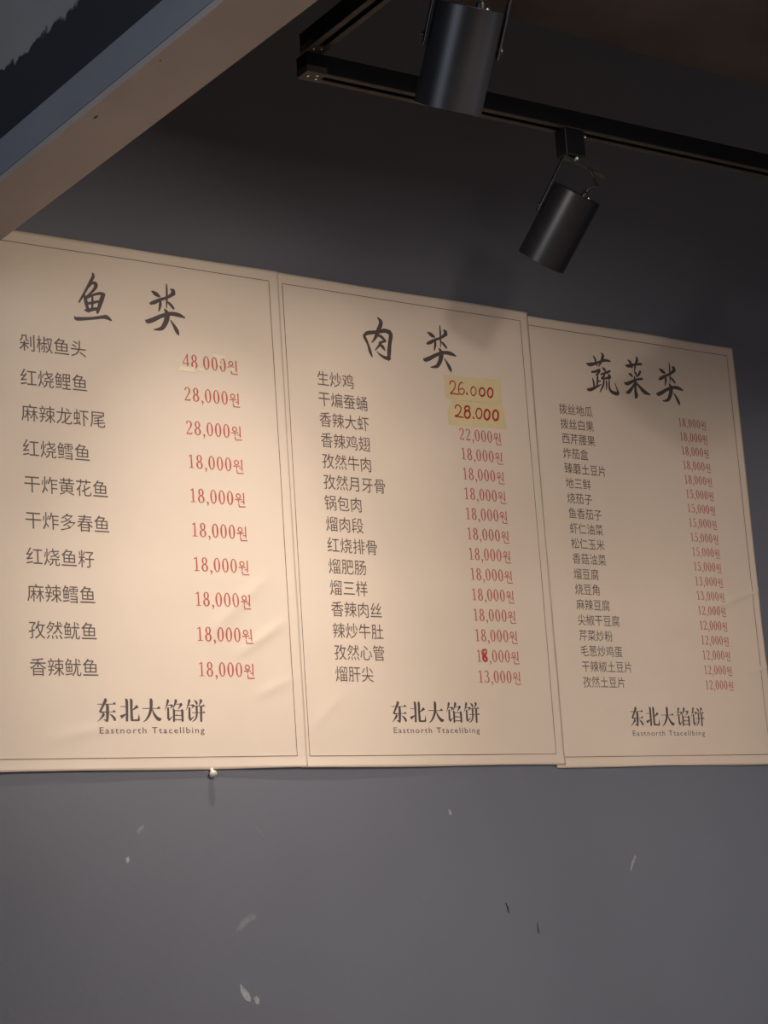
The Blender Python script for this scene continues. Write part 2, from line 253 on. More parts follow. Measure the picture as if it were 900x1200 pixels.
# ------------------------------------------------------------------ posters
GL = json.loads('''{"D":{"lei":[["S",[[0.36867,0.93876,0.00404],[0.37712,0.93441,0.00877],[0.38493,0.93061,0.00473]]],["S",[[0.40282,0.95885,0.00238],[0.40276,0.94427,0.00407],[0.4019,0.928,0.00407],[0.40018,0.90843,0.00203]]],["S",[[0.41179,0.94936,0.00272],[0.41725,0.9462,0.00885],[0.41588,0.94019,0.00749],[0.40851,0.93372,0.00611]]],["S",[[0.3639,0.91276,0.00537],[0.37274,0.91648,0.0074],[0.38525,0.92325,0.00607],[0.4013,0.92986,0.00542],[0.41944,0.94099,0.00681]]],["S",[[0.386,0.92431,0.00405],[0.38612,0.91306,0.00607],[0.38227,0.89907,0.00269]]],["S",[[0.40262,0.92164,0.00271],[0.40937,0.9167,0.0061],[0.41667,0.90892,0.00475]]],["S",[[0.35103,0.87596,0.00334],[0.35506,0.87391,0.00801],[0.36737,0.87863,0.00871],[0.38697,0.88908,0.00741],[0.4083,0.89658,0.00745],[0.42761,0.89642,0.00816],[0.44116,0.89262,0.00341]]],["S",[[0.39579,0.90465,0.00338],[0.40123,0.89504,0.01014],[0.39761,0.87916,0.01012],[0.38849,0.86458,0.00807],[0.37855,0.86018,0.00536],[0.36807,0.85827,0.00167]]],["S",[[0.40829,0.88306,0.00203],[0.41578,0.8724,0.00609],[0.4222,0.86128,0.00813],[0.4253,0.85361,0.00271]]]],"yu":[["S",[[0.23596,0.95994,0.00229],[0.23804,0.9539,0.00589],[0.23294,0.94371,0.00588],[0.22218,0.92492,0.00488],[0.21327,0.9096,0.00421],[0.20443,0.89528,0.00323]]],["S",[[0.22736,0.92971,0.00326],[0.23438,0.93823,0.00457],[0.24204,0.938,0.00785],[0.24173,0.9307,0.00654],[0.23361,0.92015,0.00456],[0.21976,0.90668,0.00389]]],["S",[[0.21666,0.91161,0.00389],[0.21886,0.90092,0.00713],[0.22133,0.88869,0.00648],[0.22354,0.87801,0.00454]]],["S",[[0.2173,0.90322,0.00389],[0.2333,0.91287,0.00423],[0.25024,0.91889,0.00589],[0.25921,0.91723,0.00721]]],["S",[[0.25928,0.91882,0.00656],[0.25556,0.91043,0.00851],[0.25026,0.89619,0.00784],[0.24348,0.87834,0.00521]]],["S",[[0.22257,0.8945,0.00454],[0.23433,0.8979,0.00521],[0.24717,0.90209,0.00457]]],["S",[[0.23388,0.91074,0.00391],[0.23368,0.89813,0.00455],[0.2321,0.88443,0.0039]]],["S",[[0.21701,0.88031,0.00388],[0.22363,0.88021,0.00648],[0.23374,0.88401,0.0065],[0.24551,0.88676,0.00521]]],["S",[[0.19393,0.86336,0.00321],[0.19906,0.86026,0.00708],[0.2296,0.86468,0.00551],[0.25313,0.87012,0.00619],[0.26322,0.87138,0.0085],[0.27306,0.86631,0.00393]]]],"rou":[["S",[[0.24484,0.95648,0.00267],[0.25206,0.94888,0.00868],[0.25175,0.94063,0.00934],[0.2443,0.92755,0.00865],[0.23867,0.91474,0.00797],[0.23067,0.90318,0.00463],[0.22412,0.89636,0.00165]]],["S",[[0.20377,0.91047,0.00461],[0.20783,0.90404,0.00725],[0.21452,0.89069,0.00527],[0.21865,0.87613,0.00725],[0.22304,0.86492,0.00329]]],["S",[[0.20467,0.90847,0.00461],[0.21411,0.91686,0.00793],[0.24107,0.92261,0.00731],[0.2636,0.92843,0.00868],[0.2785,0.92266,0.00871]]],["S",[[0.2743,0.92823,0.0087],[0.2774,0.91796,0.00937],[0.27299,0.89919,0.00868],[0.26943,0.87754,0.00933],[0.26664,0.86088,0.00332]]],["S",[[0.26856,0.86685,0.00999],[0.25852,0.86599,0.00731],[0.2458,0.87116,0.00464],[0.2361,0.87818,0.00132]]],["S",[[0.24225,0.91518,0.00465],[0.25166,0.91299,0.00666],[0.26165,0.9045,0.00533]]],["S",[[0.26165,0.9045,0.00467],[0.25359,0.90171,0.00466],[0.24453,0.89941,0.00332]]],["S",[[0.25077,0.90198,0.00465],[0.2459,0.89443,0.00531],[0.23239,0.88045,0.00231]]],["S",[[0.24423,0.89575,0.00398],[0.2527,0.89071,0.00731],[0.25852,0.88353,0.00332]]]],"shu":[["S",[[0.17425,0.92659,0.00244],[0.18484,0.92474,0.0084],[0.20893,0.93169,0.00563],[0.23341,0.94054,0.00636],[0.25021,0.93999,0.00426]]],["S",[[0.198,0.94751,0.00246],[0.20334,0.9402,0.00562],[0.20734,0.92481,0.00422]]],["S",[[0.22455,0.95789,0.00283],[0.2292,0.95108,0.00707],[0.22108,0.93549,0.00564],[0.21256,0.92295,0.00246]]],["S",[[0.18854,0.90694,0.0042],[0.20164,0.90958,0.00561],[0.21472,0.91497,0.00563],[0.20985,0.90683,0.00492],[0.20136,0.90074,0.0028]]],["S",[[0.20652,0.90494,0.00421],[0.2045,0.88803,0.00525],[0.2011,0.87251,0.0042]]],["S",[[0.18946,0.89188,0.00244],[0.192,0.88064,0.00524],[0.19154,0.86698,0.00419]]],["S",[[0.20342,0.88549,0.0035],[0.21333,0.88714,0.00351]]],["S",[[0.17049,0.86178,0.00556],[0.18062,0.86283,0.00766],[0.19778,0.87065,0.00559],[0.21509,0.87913,0.0021]]],["S",[[0.22404,0.92117,0.00317],[0.22985,0.91754,0.00706],[0.23242,0.91294,0.00353]]],["S",[[0.21651,0.9039,0.00351],[0.23158,0.90919,0.00494],[0.24679,0.91512,0.00566]]],["S",[[0.23079,0.9091,0.00282],[0.22629,0.901,0.00493],[0.21801,0.89372,0.00422],[0.23192,0.89582,0.00493],[0.24506,0.90088,0.00778],[0.23914,0.90696,0.00353]]],["S",[[0.22499,0.89021,0.00457],[0.22114,0.87764,0.00527],[0.20887,0.85969,0.00245]]],["S",[[0.23272,0.88951,0.00423],[0.2322,0.8788,0.00458],[0.22971,0.8679,0.00246]]],["S",[[0.24279,0.89515,0.00353],[0.24012,0.87963,0.00494],[0.24251,0.8671,0.00705],[0.25439,0.86162,0.00848],[0.26626,0.86223,0.00779],[0.26493,0.87063,0.00425],[0.25844,0.88827,0.00177]]]],"cai":[["S",[[0.29991,0.93571,0.00322],[0.30978,0.93496,0.00789],[0.33256,0.9412,0.00541],[0.35231,0.94464,0.00579]]],["S",[[0.30964,0.94976,0.00323],[0.31614,0.94431,0.00719],[0.32016,0.93178,0.00431]]],["S",[[0.33837,0.96168,0.00325],[0.33933,0.95342,0.00723],[0.33143,0.9386,0.00505],[0.32628,0.92319,0.00288]]],["S",[[0.30735,0.91558,0.00322],[0.31383,0.9132,0.00717],[0.31854,0.9094,0.00323]]],["S",[[0.32693,0.92203,0.00324],[0.33048,0.9184,0.00648],[0.33143,0.91326,0.00324]]],["S",[[0.34574,0.9247,0.0065],[0.33985,0.91633,0.00505],[0.33266,0.9103,0.00288]]],["S",[[0.29045,0.89165,0.00321],[0.2973,0.88931,0.00785],[0.31277,0.89524,0.00716],[0.32972,0.90289,0.00539],[0.35035,0.90725,0.00505]]],["S",[[0.32454,0.90943,0.00431],[0.32609,0.89634,0.00646],[0.32433,0.87615,0.00717],[0.32518,0.86395,0.01075],[0.32189,0.85686,0.00501]]],["S",[[0.32459,0.89403,0.00431],[0.31372,0.88059,0.00644],[0.30154,0.8692,0.00856],[0.29378,0.86749,0.00427]]],["S",[[0.32771,0.89651,0.00431],[0.34063,0.88462,0.00719],[0.35422,0.87461,0.01009],[0.37259,0.87001,0.00253]]]],"logo":[["S",[[0.21049,0.10181,0.00128],[0.23217,0.10192,0.00128],[0.24948,0.102,0.00129]]],["P",[[0.24238,0.10169],[0.24591,0.10659],[0.25021,0.10146]]],["S",[[0.22508,0.11107,0.00228],[0.22802,0.10973,0.0057],[0.22313,0.10066,0.00455],[0.21537,0.08716,0.00369]]],["S",[[0.21366,0.0889,0.00113],[0.2173,0.08689,0.00284],[0.23152,0.08719,0.00128],[0.2488,0.08724,0.00129]]],["P",[[0.24082,0.08708],[0.24523,0.09155],[0.24894,0.08683]]],["S",[[0.22903,0.09866,0.00428],[0.23155,0.09799,0.00542],[0.23068,0.07843,0.00541],[0.22948,0.06819,0.0037]]],["S",[[0.2222,0.07264,0.00085],[0.22633,0.07142,0.00284],[0.22954,0.06967,0.00427]]],["S",[[0.22014,0.08353,0.00227],[0.22262,0.08219,0.00512],[0.21678,0.07505,0.00255],[0.20934,0.06834,0.00057]]],["S",[[0.23523,0.08302,0.00071],[0.24093,0.07952,0.00342],[0.24521,0.07439,0.00485],[0.24607,0.07007,0.00371]]],["S",[[0.26952,0.10998,0.00288],[0.27251,0.10904,0.00519],[0.27247,0.09204,0.00489],[0.27139,0.06898,0.0046]]],["S",[[0.25908,0.09743,0.00129],[0.26514,0.09745,0.00129],[0.27121,0.09748,0.0013]]],["P",[[0.25709,0.08048],[0.26983,0.08416],[0.26971,0.08172],[0.26028,0.07413]]],["S",[[0.27971,0.11004,0.00289],[0.28241,0.1091,0.0052],[0.2819,0.09207,0.0049],[0.28215,0.07169,0.00518]]],["S",[[0.2799,0.07237,0.00432],[0.28518,0.07142,0.00317],[0.29817,0.07169,0.00347]]],["P",[[0.29472,0.07305],[0.29803,0.08449],[0.29924,0.07169],[0.29656,0.07005]]],["P",[[0.28401,0.0914],[0.29348,0.10125],[0.29812,0.09594],[0.28424,0.0899]]],["S",[[0.30615,0.09392,0.00131],[0.32308,0.09398,0.00131],[0.34475,0.09405,0.00132]]],["P",[[0.3362,0.09361],[0.34112,0.09885],[0.34582,0.09365]]],["S",[[0.32239,0.11111,0.00233],[0.3251,0.10976,0.00613],[0.32436,0.09494,0.00554],[0.3202,0.08262,0.00465],[0.31276,0.07237,0.0029],[0.30565,0.06814,0.00072]]],["S",[[0.32673,0.0929,0.00117],[0.33057,0.08332,0.00408],[0.33608,0.07607,0.00554],[0.34135,0.07305,0.00643],[0.34624,0.0747,0.00117]]],["S",[[0.35993,0.11051,0.00353],[0.36188,0.10887,0.005],[0.35949,0.10196,0.00294],[0.35435,0.09023,0.00059]]],["S",[[0.35832,0.10057,0.00132],[0.36613,0.10061,0.00177],[0.3697,0.09993,0.00413],[0.37119,0.09856,0.00295],[0.36581,0.0944,0.00074]]],["S",[[0.36168,0.09618,0.00382],[0.36113,0.07374,0.0044]]],["S",[[0.361,0.07141,0.00381],[0.3639,0.07306,0.00294],[0.3711,0.07925,0.00088]]],["S",[[0.37685,0.11061,0.00236],[0.37943,0.10896,0.00532],[0.376,0.10065,0.00266],[0.37079,0.09097,0.00059]]],["S",[[0.37719,0.10231,0.00133],[0.38664,0.10263,0.00148],[0.39087,0.10238,0.00504],[0.38796,0.09793,0.00296],[0.38308,0.09211,0.00059]]],["S",[[0.37243,0.09235,0.00236],[0.3742,0.09029,0.00442],[0.37388,0.07857,0.00412],[0.37333,0.06824,0.00382]]],["S",[[0.39282,0.09172,0.00237],[0.39274,0.09034,0.00503],[0.39273,0.07859,0.00444],[0.3925,0.06864,0.00443]]],["S",[[0.37417,0.08987,0.00147],[0.38359,0.0899,0.00148],[0.39303,0.08993,0.00148]]],["S",[[0.37525,0.08064,0.00147],[0.38309,0.08065,0.00148],[0.39174,0.08066,0.00148]]],["P",[[0.37758,0.08036],[0.38042,0.08354],[0.38308,0.08037]]],["S",[[0.37481,0.07237,0.00177],[0.38264,0.07237,0.00177],[0.39129,0.07237,0.00177]]],["S",[[0.40714,0.11079,0.00357],[0.4091,0.10913,0.00506],[0.40666,0.10217,0.00297],[0.40142,0.09036,0.00059]]],["S",[[0.40547,0.10078,0.00134],[0.4134,0.10081,0.00179],[0.41701,0.10013,0.00417],[0.41852,0.09875,0.00298],[0.41305,0.09456,0.00074]]],["S",[[0.40887,0.09635,0.00387],[0.40825,0.07375,0.00445]]],["S",[[0.40812,0.0714,0.00386],[0.41106,0.07306,0.00297],[0.41839,0.07931,0.00089]]],["S",[[0.41981,0.11031,0.0009],[0.4238,0.10782,0.00358],[0.42581,0.10393,0.00388],[0.42473,0.10156,0.00119]]],["S",[[0.43229,0.11121,0.0021],[0.43571,0.10956,0.00479],[0.43266,0.10369,0.00239],[0.42971,0.09949,0.00075]]],["S",[[0.41886,0.09917,0.00134],[0.43001,0.09921,0.00134],[0.44359,0.09927,0.00135]]],["P",[[0.43636,0.09868],[0.4406,0.10289],[0.44404,0.09871]]],["S",[[0.41464,0.0861,0.00134],[0.42927,0.08613,0.00134],[0.44396,0.08616,0.00135]]],["P",[[0.43641,0.08559],[0.44095,0.0895],[0.44425,0.0856]]],["S",[[0.42493,0.09947,0.00418],[0.42517,0.09252,0.00418],[0.42415,0.08001,0.00358],[0.42058,0.07306,0.00268],[0.41317,0.06835,0.00059]]],["S",[[0.43513,0.09951,0.00449],[0.43458,0.08419,0.00448],[0.43399,0.06834,0.00418]]]],"hand26":[["S",[[0.43032,0.82416,0.00265],[0.43252,0.82993,0.00287],[0.43993,0.83231,0.00288],[0.44498,0.82731,0.00288],[0.44333,0.81723,0.00287],[0.43654,0.80861,0.00287],[0.42999,0.8024,0.00308],[0.43844,0.80327,0.00309],[0.45327,0.80283,0.00266]]],["S",[[0.4669,0.83005,0.00245],[0.4627,0.83158,0.00267],[0.45684,0.8256,0.00288],[0.45338,0.81433,0.00288],[0.45497,0.80558,0.00288],[0.46129,0.80366,0.00266],[0.4682,0.80794,0.00266],[0.4695,0.81403,0.00267],[0.46382,0.8178,0.00266],[0.45626,0.81423,0.00244]]],["S",[[0.47552,0.8087,0.004],[0.47676,0.80645,0.00445],[0.47856,0.80504,0.00267]]],["S",[[0.49652,0.82523,0.00291],[0.50012,0.82437,0.00291],[0.50254,0.82094,0.00291],[0.50314,0.81586,0.00291],[0.50175,0.81049,0.00291],[0.49875,0.80628,0.0029],[0.49495,0.80435,0.0029],[0.49136,0.80522,0.0029],[0.48895,0.80864,0.0029],[0.48835,0.81371,0.0029],[0.48973,0.81907,0.0029],[0.49272,0.82329,0.0029],[0.49652,0.82523,0.00291]]],["S",[[0.52114,0.82503,0.00405],[0.52502,0.82429,0.00405],[0.52766,0.82116,0.00405],[0.52837,0.81647,0.00405],[0.52695,0.81149,0.00405],[0.52378,0.80755,0.00404],[0.51972,0.80571,0.00404],[0.51585,0.80645,0.00404],[0.51321,0.80958,0.00404],[0.5125,0.81426,0.00404],[0.51392,0.81923,0.00404],[0.51708,0.82318,0.00404],[0.52114,0.82503,0.00405]]],["S",[[0.54494,0.82714,0.00429],[0.54857,0.82623,0.0043],[0.551,0.82263,0.0043],[0.55158,0.81732,0.0043],[0.55014,0.81171,0.00429],[0.54708,0.80732,0.00429],[0.54322,0.80532,0.00428],[0.53959,0.80624,0.00428],[0.53717,0.80983,0.00428],[0.53659,0.81513,0.00428],[0.53802,0.82073,0.00428],[0.54108,0.82512,0.00429],[0.54494,0.82714,0.00429]]]],"hand28":[["S",[[0.44059,0.76956,0.00286],[0.44255,0.77527,0.00286],[0.44927,0.77791,0.00287],[0.45674,0.77313,0.00309],[0.45527,0.76509,0.00309],[0.44848,0.75654,0.00308],[0.43889,0.75129,0.00396],[0.44801,0.75158,0.00396],[0.4623,0.75039,0.00287]]],["S",[[0.47484,0.77809,0.00422],[0.47822,0.77777,0.00422],[0.4806,0.77603,0.00422],[0.48135,0.77336,0.00422],[0.48027,0.77046,0.00422],[0.47764,0.76811,0.00422],[0.47418,0.76695,0.00421],[0.47081,0.76728,0.00421],[0.46843,0.76901,0.00421],[0.46768,0.77168,0.00421],[0.46876,0.77458,0.00421],[0.47138,0.77692,0.00421],[0.47484,0.77809,0.00422]]],["S",[[0.47432,0.76775,0.00488],[0.47814,0.76709,0.00488],[0.48079,0.76425,0.00488],[0.48153,0.76001,0.00488],[0.48018,0.75549,0.00488],[0.4771,0.75192,0.00487],[0.47311,0.75025,0.00487],[0.46929,0.75092,0.00487],[0.46665,0.75375,0.00486],[0.46591,0.75798,0.00487],[0.46725,0.76249,0.00487],[0.47033,0.76606,0.00487],[0.47432,0.76775,0.00488]]],["S",[[0.48964,0.75361,0.004],[0.49044,0.75191,0.00444],[0.4918,0.75085,0.00267]]],["S",[[0.50809,0.77623,0.00335],[0.51217,0.77521,0.00335],[0.5149,0.77124,0.00335],[0.51557,0.76539,0.00335],[0.51398,0.75923,0.00335],[0.51057,0.75442,0.00335],[0.50625,0.75224,0.00334],[0.50219,0.75327,0.00334],[0.49946,0.75723,0.00334],[0.4988,0.76306,0.00334],[0.50037,0.76921,0.00334],[0.50377,0.77403,0.00335],[0.50809,0.77623,0.00335]]],["S",[[0.53096,0.77511,0.00494],[0.53482,0.7741,0.00494],[0.53739,0.77025,0.00494],[0.538,0.76457,0.00494],[0.53648,0.7586,0.00494],[0.53323,0.75394,0.00493],[0.52914,0.75184,0.00493],[0.52529,0.75285,0.00492],[0.52272,0.7567,0.00492],[0.52212,0.76236,0.00492],[0.52363,0.76832,0.00493],[0.52687,0.77299,0.00493],[0.53096,0.77511,0.00494]]],["S",[[0.5559,0.77616,0.00496],[0.55978,0.77516,0.00497],[0.56237,0.77129,0.00497],[0.56297,0.76559,0.00497],[0.56143,0.75961,0.00496],[0.55816,0.75493,0.00496],[0.55404,0.75282,0.00495],[0.55017,0.75383,0.00495],[0.54759,0.75769,0.00495],[0.54698,0.76337,0.00495],[0.54851,0.76935,0.00495],[0.55178,0.77403,0.00496],[0.5559,0.77616,0.00496]]]],"overwrite":[["S",[[0.47731,0.22734,0.00227],[0.47111,0.22844,0.00255],[0.46449,0.22528,0.00283],[0.46444,0.21828,0.0034],[0.47109,0.21218,0.00453],[0.47522,0.20602,0.00397],[0.47019,0.20291,0.00396],[0.46575,0.20582,0.00424],[0.46572,0.21206,0.00453],[0.47171,0.21844,0.0034],[0.47699,0.22407,0.00256]]]]},"Q":{"note26":[[0.41638,0.84401],[0.57708,0.84949],[0.57657,0.79004],[0.41626,0.79034]],"note28":[[0.43238,0.78943],[0.57973,0.78935],[0.58477,0.73372],[0.41932,0.7302],[0.4191,0.76154]],"scrapA":[[0.42619,0.78893],[0.46091,0.79001],[0.4573,0.7788],[0.42075,0.77937]],"scrapB":[[0.5039,0.82289],[0.53624,0.82106],[0.52373,0.816],[0.52006,0.80556],[0.52268,0.79855],[0.51464,0.7995],[0.51144,0.81372]],"scrapC":[[0.53997,0.79861],[0.55533,0.79937],[0.55264,0.78901],[0.54465,0.79181]],"scrapD":[[0.46788,0.78987],[0.48376,0.78797],[0.48149,0.7832],[0.46852,0.78361]]}}''')
S = 0.83
FW = 0.65061 * S; FH = 1.0 * S; MG = 0.0235 * S
ORG = {0: (-0.681167 * S, -0.001278 * S, 0.003227), 1: (0.0, 0.0, 0.0), 2: (0.672182 * S, -0.006882 * S, 0.001491)}
BASE = {0: 0.0034, 1: 0.0026, 2: 0.0017}
Z0 = 1.9
CREASE = {  # (x0, z0, x1, z1, amplitude, width) in poster metres
    0: [(0.44, 0.17, 0.53, 0.225, 0.0011, 0.010), (0.38, 0.20, 0.50, 0.30, 0.0009, 0.012), (0.47, 0.10, 0.54, 0.13, 0.0008, 0.009), (0.10, 0.03, 0.2, 0.05, 0.0007, 0.010)],
    1: [(0.01, 0.05, 0.07, 0.10, 0.0006, 0.010), (0.46, 0.72, 0.53, 0.76, 0.0005, 0.012)],
    2: [(0.42, 0.295, 0.56, 0.335, 0.0015, 0.005), (0.38, 0.31, 0.47, 0.30, 0.0009, 0.008), (0.505, 0.165, 0.56, 0.178, 0.0014, 0.004), (0.22, 0.27, 0.40, 0.235, 0.0006, 0.012), (0.05, 0.37, 0.30, 0.385, 0.0005, 0.010), (0.40, 0.50, 0.46, 0.44, 0.0007, 0.007)]}
def gap(i, x, z):
    ox, oz, ro = ORG[i]
    X = ox + x * math.cos(ro) - z * math.sin(ro); Z = oz + x * math.sin(ro) + z * math.cos(ro)
    g = BASE[i] + 0.0006 * math.sin(7.1 * X + 3.3 * Z + 0.4) + 0.0004 * math.sin(17 * X - 9 * Z + 1.0) + 0.00012 * math.sin(41 * X + 33 * Z)
    e = max(0.0, 1 - (z + MG) / 0.03)                      # the lower edge stands a little off the wall
    g += 0.0022 * e * e * (0.75 + 0.35 * math.sin(11 * X + 1.3))
    for x0, z0, x1, z1, a, wd in CREASE[i]:
        dx, dz = x1 - x0, z1 - z0; L = dx * dx + dz * dz
        t = ((x - x0) * dx + (z - z0) * dz) / L; tc_ = min(1, max(0, t))
        d2 = (x - x0 - tc_ * dx) ** 2 + (z - z0 - tc_ * dz) ** 2
        if d2 < 16 * wd * wd: g += 1.7 * a * math.exp(-d2 / (wd * wd)) * math.sin(math.pi * min(1, max(0, 0.15 + 0.7 * tc_)))
    return g
TH = 0.00025
NX, NZ = 130, 190
_grid = {}
def surf(i, x, z):
    """height of the paper mesh itself between its grid points"""
    u = (x + MG) / (FW + 2 * MG) * NX; v = (z + MG) / (FH + 2 * MG) * NZ
    a = min(NX - 1, max(0, int(u))); b = min(NZ - 1, max(0, int(v))); fu, fv = u - a, v - b
    def g(p, q):
        if (i, p, q) not in _grid: _grid[(i, p, q)] = gap(i, -MG + (FW + 2 * MG) * p / NX, -MG + (FH + 2 * MG) * q / NZ)
        return _grid[(i, p, q)]
    return (g(a, b) * (1 - fu) + g(a + 1, b) * fu) * (1 - fv) + (g(a, b + 1) * (1 - fu) + g(a + 1, b + 1) * fu) * fv
def sheet(i, parent):
    nx, nz = NX, NZ; bm = bmesh.new(); F, B = [], []
    for a in range(nz + 1):
        rf, rb = [], []
        for b in range(nx + 1):
            x = -MG + (FW + 2 * MG) * b / nx; z = -MG + (FH + 2 * MG) * a / nz
            # edges cut by hand, not quite straight
            jx = 0.0007 * math.sin(9 * z + i) if b in (0, nx) else 0; jz = 0.0007 * math.sin(14 * x + i * 2) if a in (0, nz) else 0
            g = gap(i, x, z)
            rf.append(bm.verts.new((x + jx, -g - TH, z + jz))); rb.append(bm.verts.new((x + jx, -g, z + jz)))
        F.append(rf); B.append(rb)
    for a in range(nz):
        for b in range(nx):
            f = bm.faces.new((F[a][b], F[a][b + 1], F[a + 1][b + 1], F[a + 1][b])); f.smooth = True
            f = bm.faces.new((B[a][b], B[a + 1][b], B[a + 1][b + 1], B[a][b + 1])); f.smooth = True
    for b in range(nx):
        bm.faces.new((F[0][b], B[0][b], B[0][b + 1], F[0][b + 1])); bm.faces.new((F[nz][b], F[nz][b + 1], B[nz][b + 1], B[nz][b]))
    for a in range(nz):
        bm.faces.new((F[a][0], F[a + 1][0], B[a + 1][0], B[a][0])); bm.faces.new((F[a][nx], B[a][nx], B[a + 1][nx], F[a + 1][nx]))
    return obj('paper_sheet', bm, M_paper, parent)

EPS = 0.00022
def printed(name, i, polys, material, parent, eps=EPS, extra=None):
    """polys: list of (verts2d, faces) in poster metres, laid on the paper's surface"""
    V, F = [], []; base = 0
    for k, (vs, fs) in enumerate(polys):
        for x, z in vs:
            h = extra(x, z) if extra else surf(i, x, z) + TH
            V.append((x, -(h + eps + 0.000006 * (k % 12)), z))
        F += [tuple(base + j for j in f) for f in fs]; base += len(vs)
    me = bpy.data.meshes.new(name); me.from_pydata(V, [], F); me.materials.append(material)
    bm = bmesh.new(); bm.from_mesh(me)
    for f in bm.faces:                                    # every print face looks into the room
        f.normal_update()
        if f.normal.y > 0: f.normal_flip()
    bm.to_mesh(me); bm.free()
    o = bpy.data.objects.new(name, me); C.objects.link(o); o.parent = parent
    return o

def ribbon(pts, sub=5, cap=True):
    """a brush stroke: centre line with a width at each point"""
    P = catmull(pts, sub) if len(pts) > 2 else [tuple(p) for p in pts]
    L_, R_ = [], []
    for k, p in enumerate(P):
        a = P[max(k - 1, 0)]; b = P[min(k + 1, len(P) - 1)]
        dx, dz = b[0] - a[0], b[1] - a[1]; l = math.hypot(dx, dz) or 1e-9
        nx, nz = -dz / l, dx / l; hw = max(p[2], 0.0002) / 2
        L_.append((p[0] + nx * hw, p[1] + nz * hw)); R_.append((p[0] - nx * hw, p[1] - nz * hw))
    V = L_ + R_; n = len(P)
    F = [(k, k + 1, n + k + 1, n + k) for k in range(n - 1)]
    out = [(V, F)]
    if cap:
        for p in (P[0], P[-1]):
            r = p[2] / 2 * 0.92
            if r > 0.0003:
                out.append(([(p[0] + r * math.cos(2 * math.pi * k / 10), p[1] + r * math.sin(2 * math.pi * k / 10)) for k in range(10)], [tuple(range(10))]))
    return out

def strokes(data, dx=0.0, sc_=S, sub=5, cap=True, fat=1.12):
    out = []
    for kind, pts in data:
        if kind == 'S': out += ribbon([((p[0] + dx) * sc_, p[1] * sc_, p[2] * sc_ * fat) for p in pts], sub, cap)
        else: out.append(([((p[0] + dx) * sc_, p[1] * sc_) for p in pts], [tuple(range(len(pts)))]))
    return out

_cache = {}
def glyphs(text, offset=0.0, spacing=1.0):
    """flat mesh of a line of type at size 1, from the application's built-in font"""
    key = (text, offset, spacing)
    if key not in _cache:
        c = bpy.data.curves.new('type', 'FONT'); c.body = text; c.resolution_u = 2; c.offset = offset; c.space_character = spacing
        o = bpy.data.objects.new('type', c); C.objects.link(o)
        dg = bpy.context.evaluated_depsgraph_get()
        me = bpy.data.meshes.new_from_object(o.evaluated_get(dg))
        vs = [(v.co.x, v.co.y) for v in me.vertices]; fs = [tuple(p.vertices) for p in me.polygons]
        bpy.data.objects.remove(o); bpy.data.curves.remove(c); bpy.data.meshes.remove(me)
        _cache[key] = (vs, fs)
    return _cache[key]

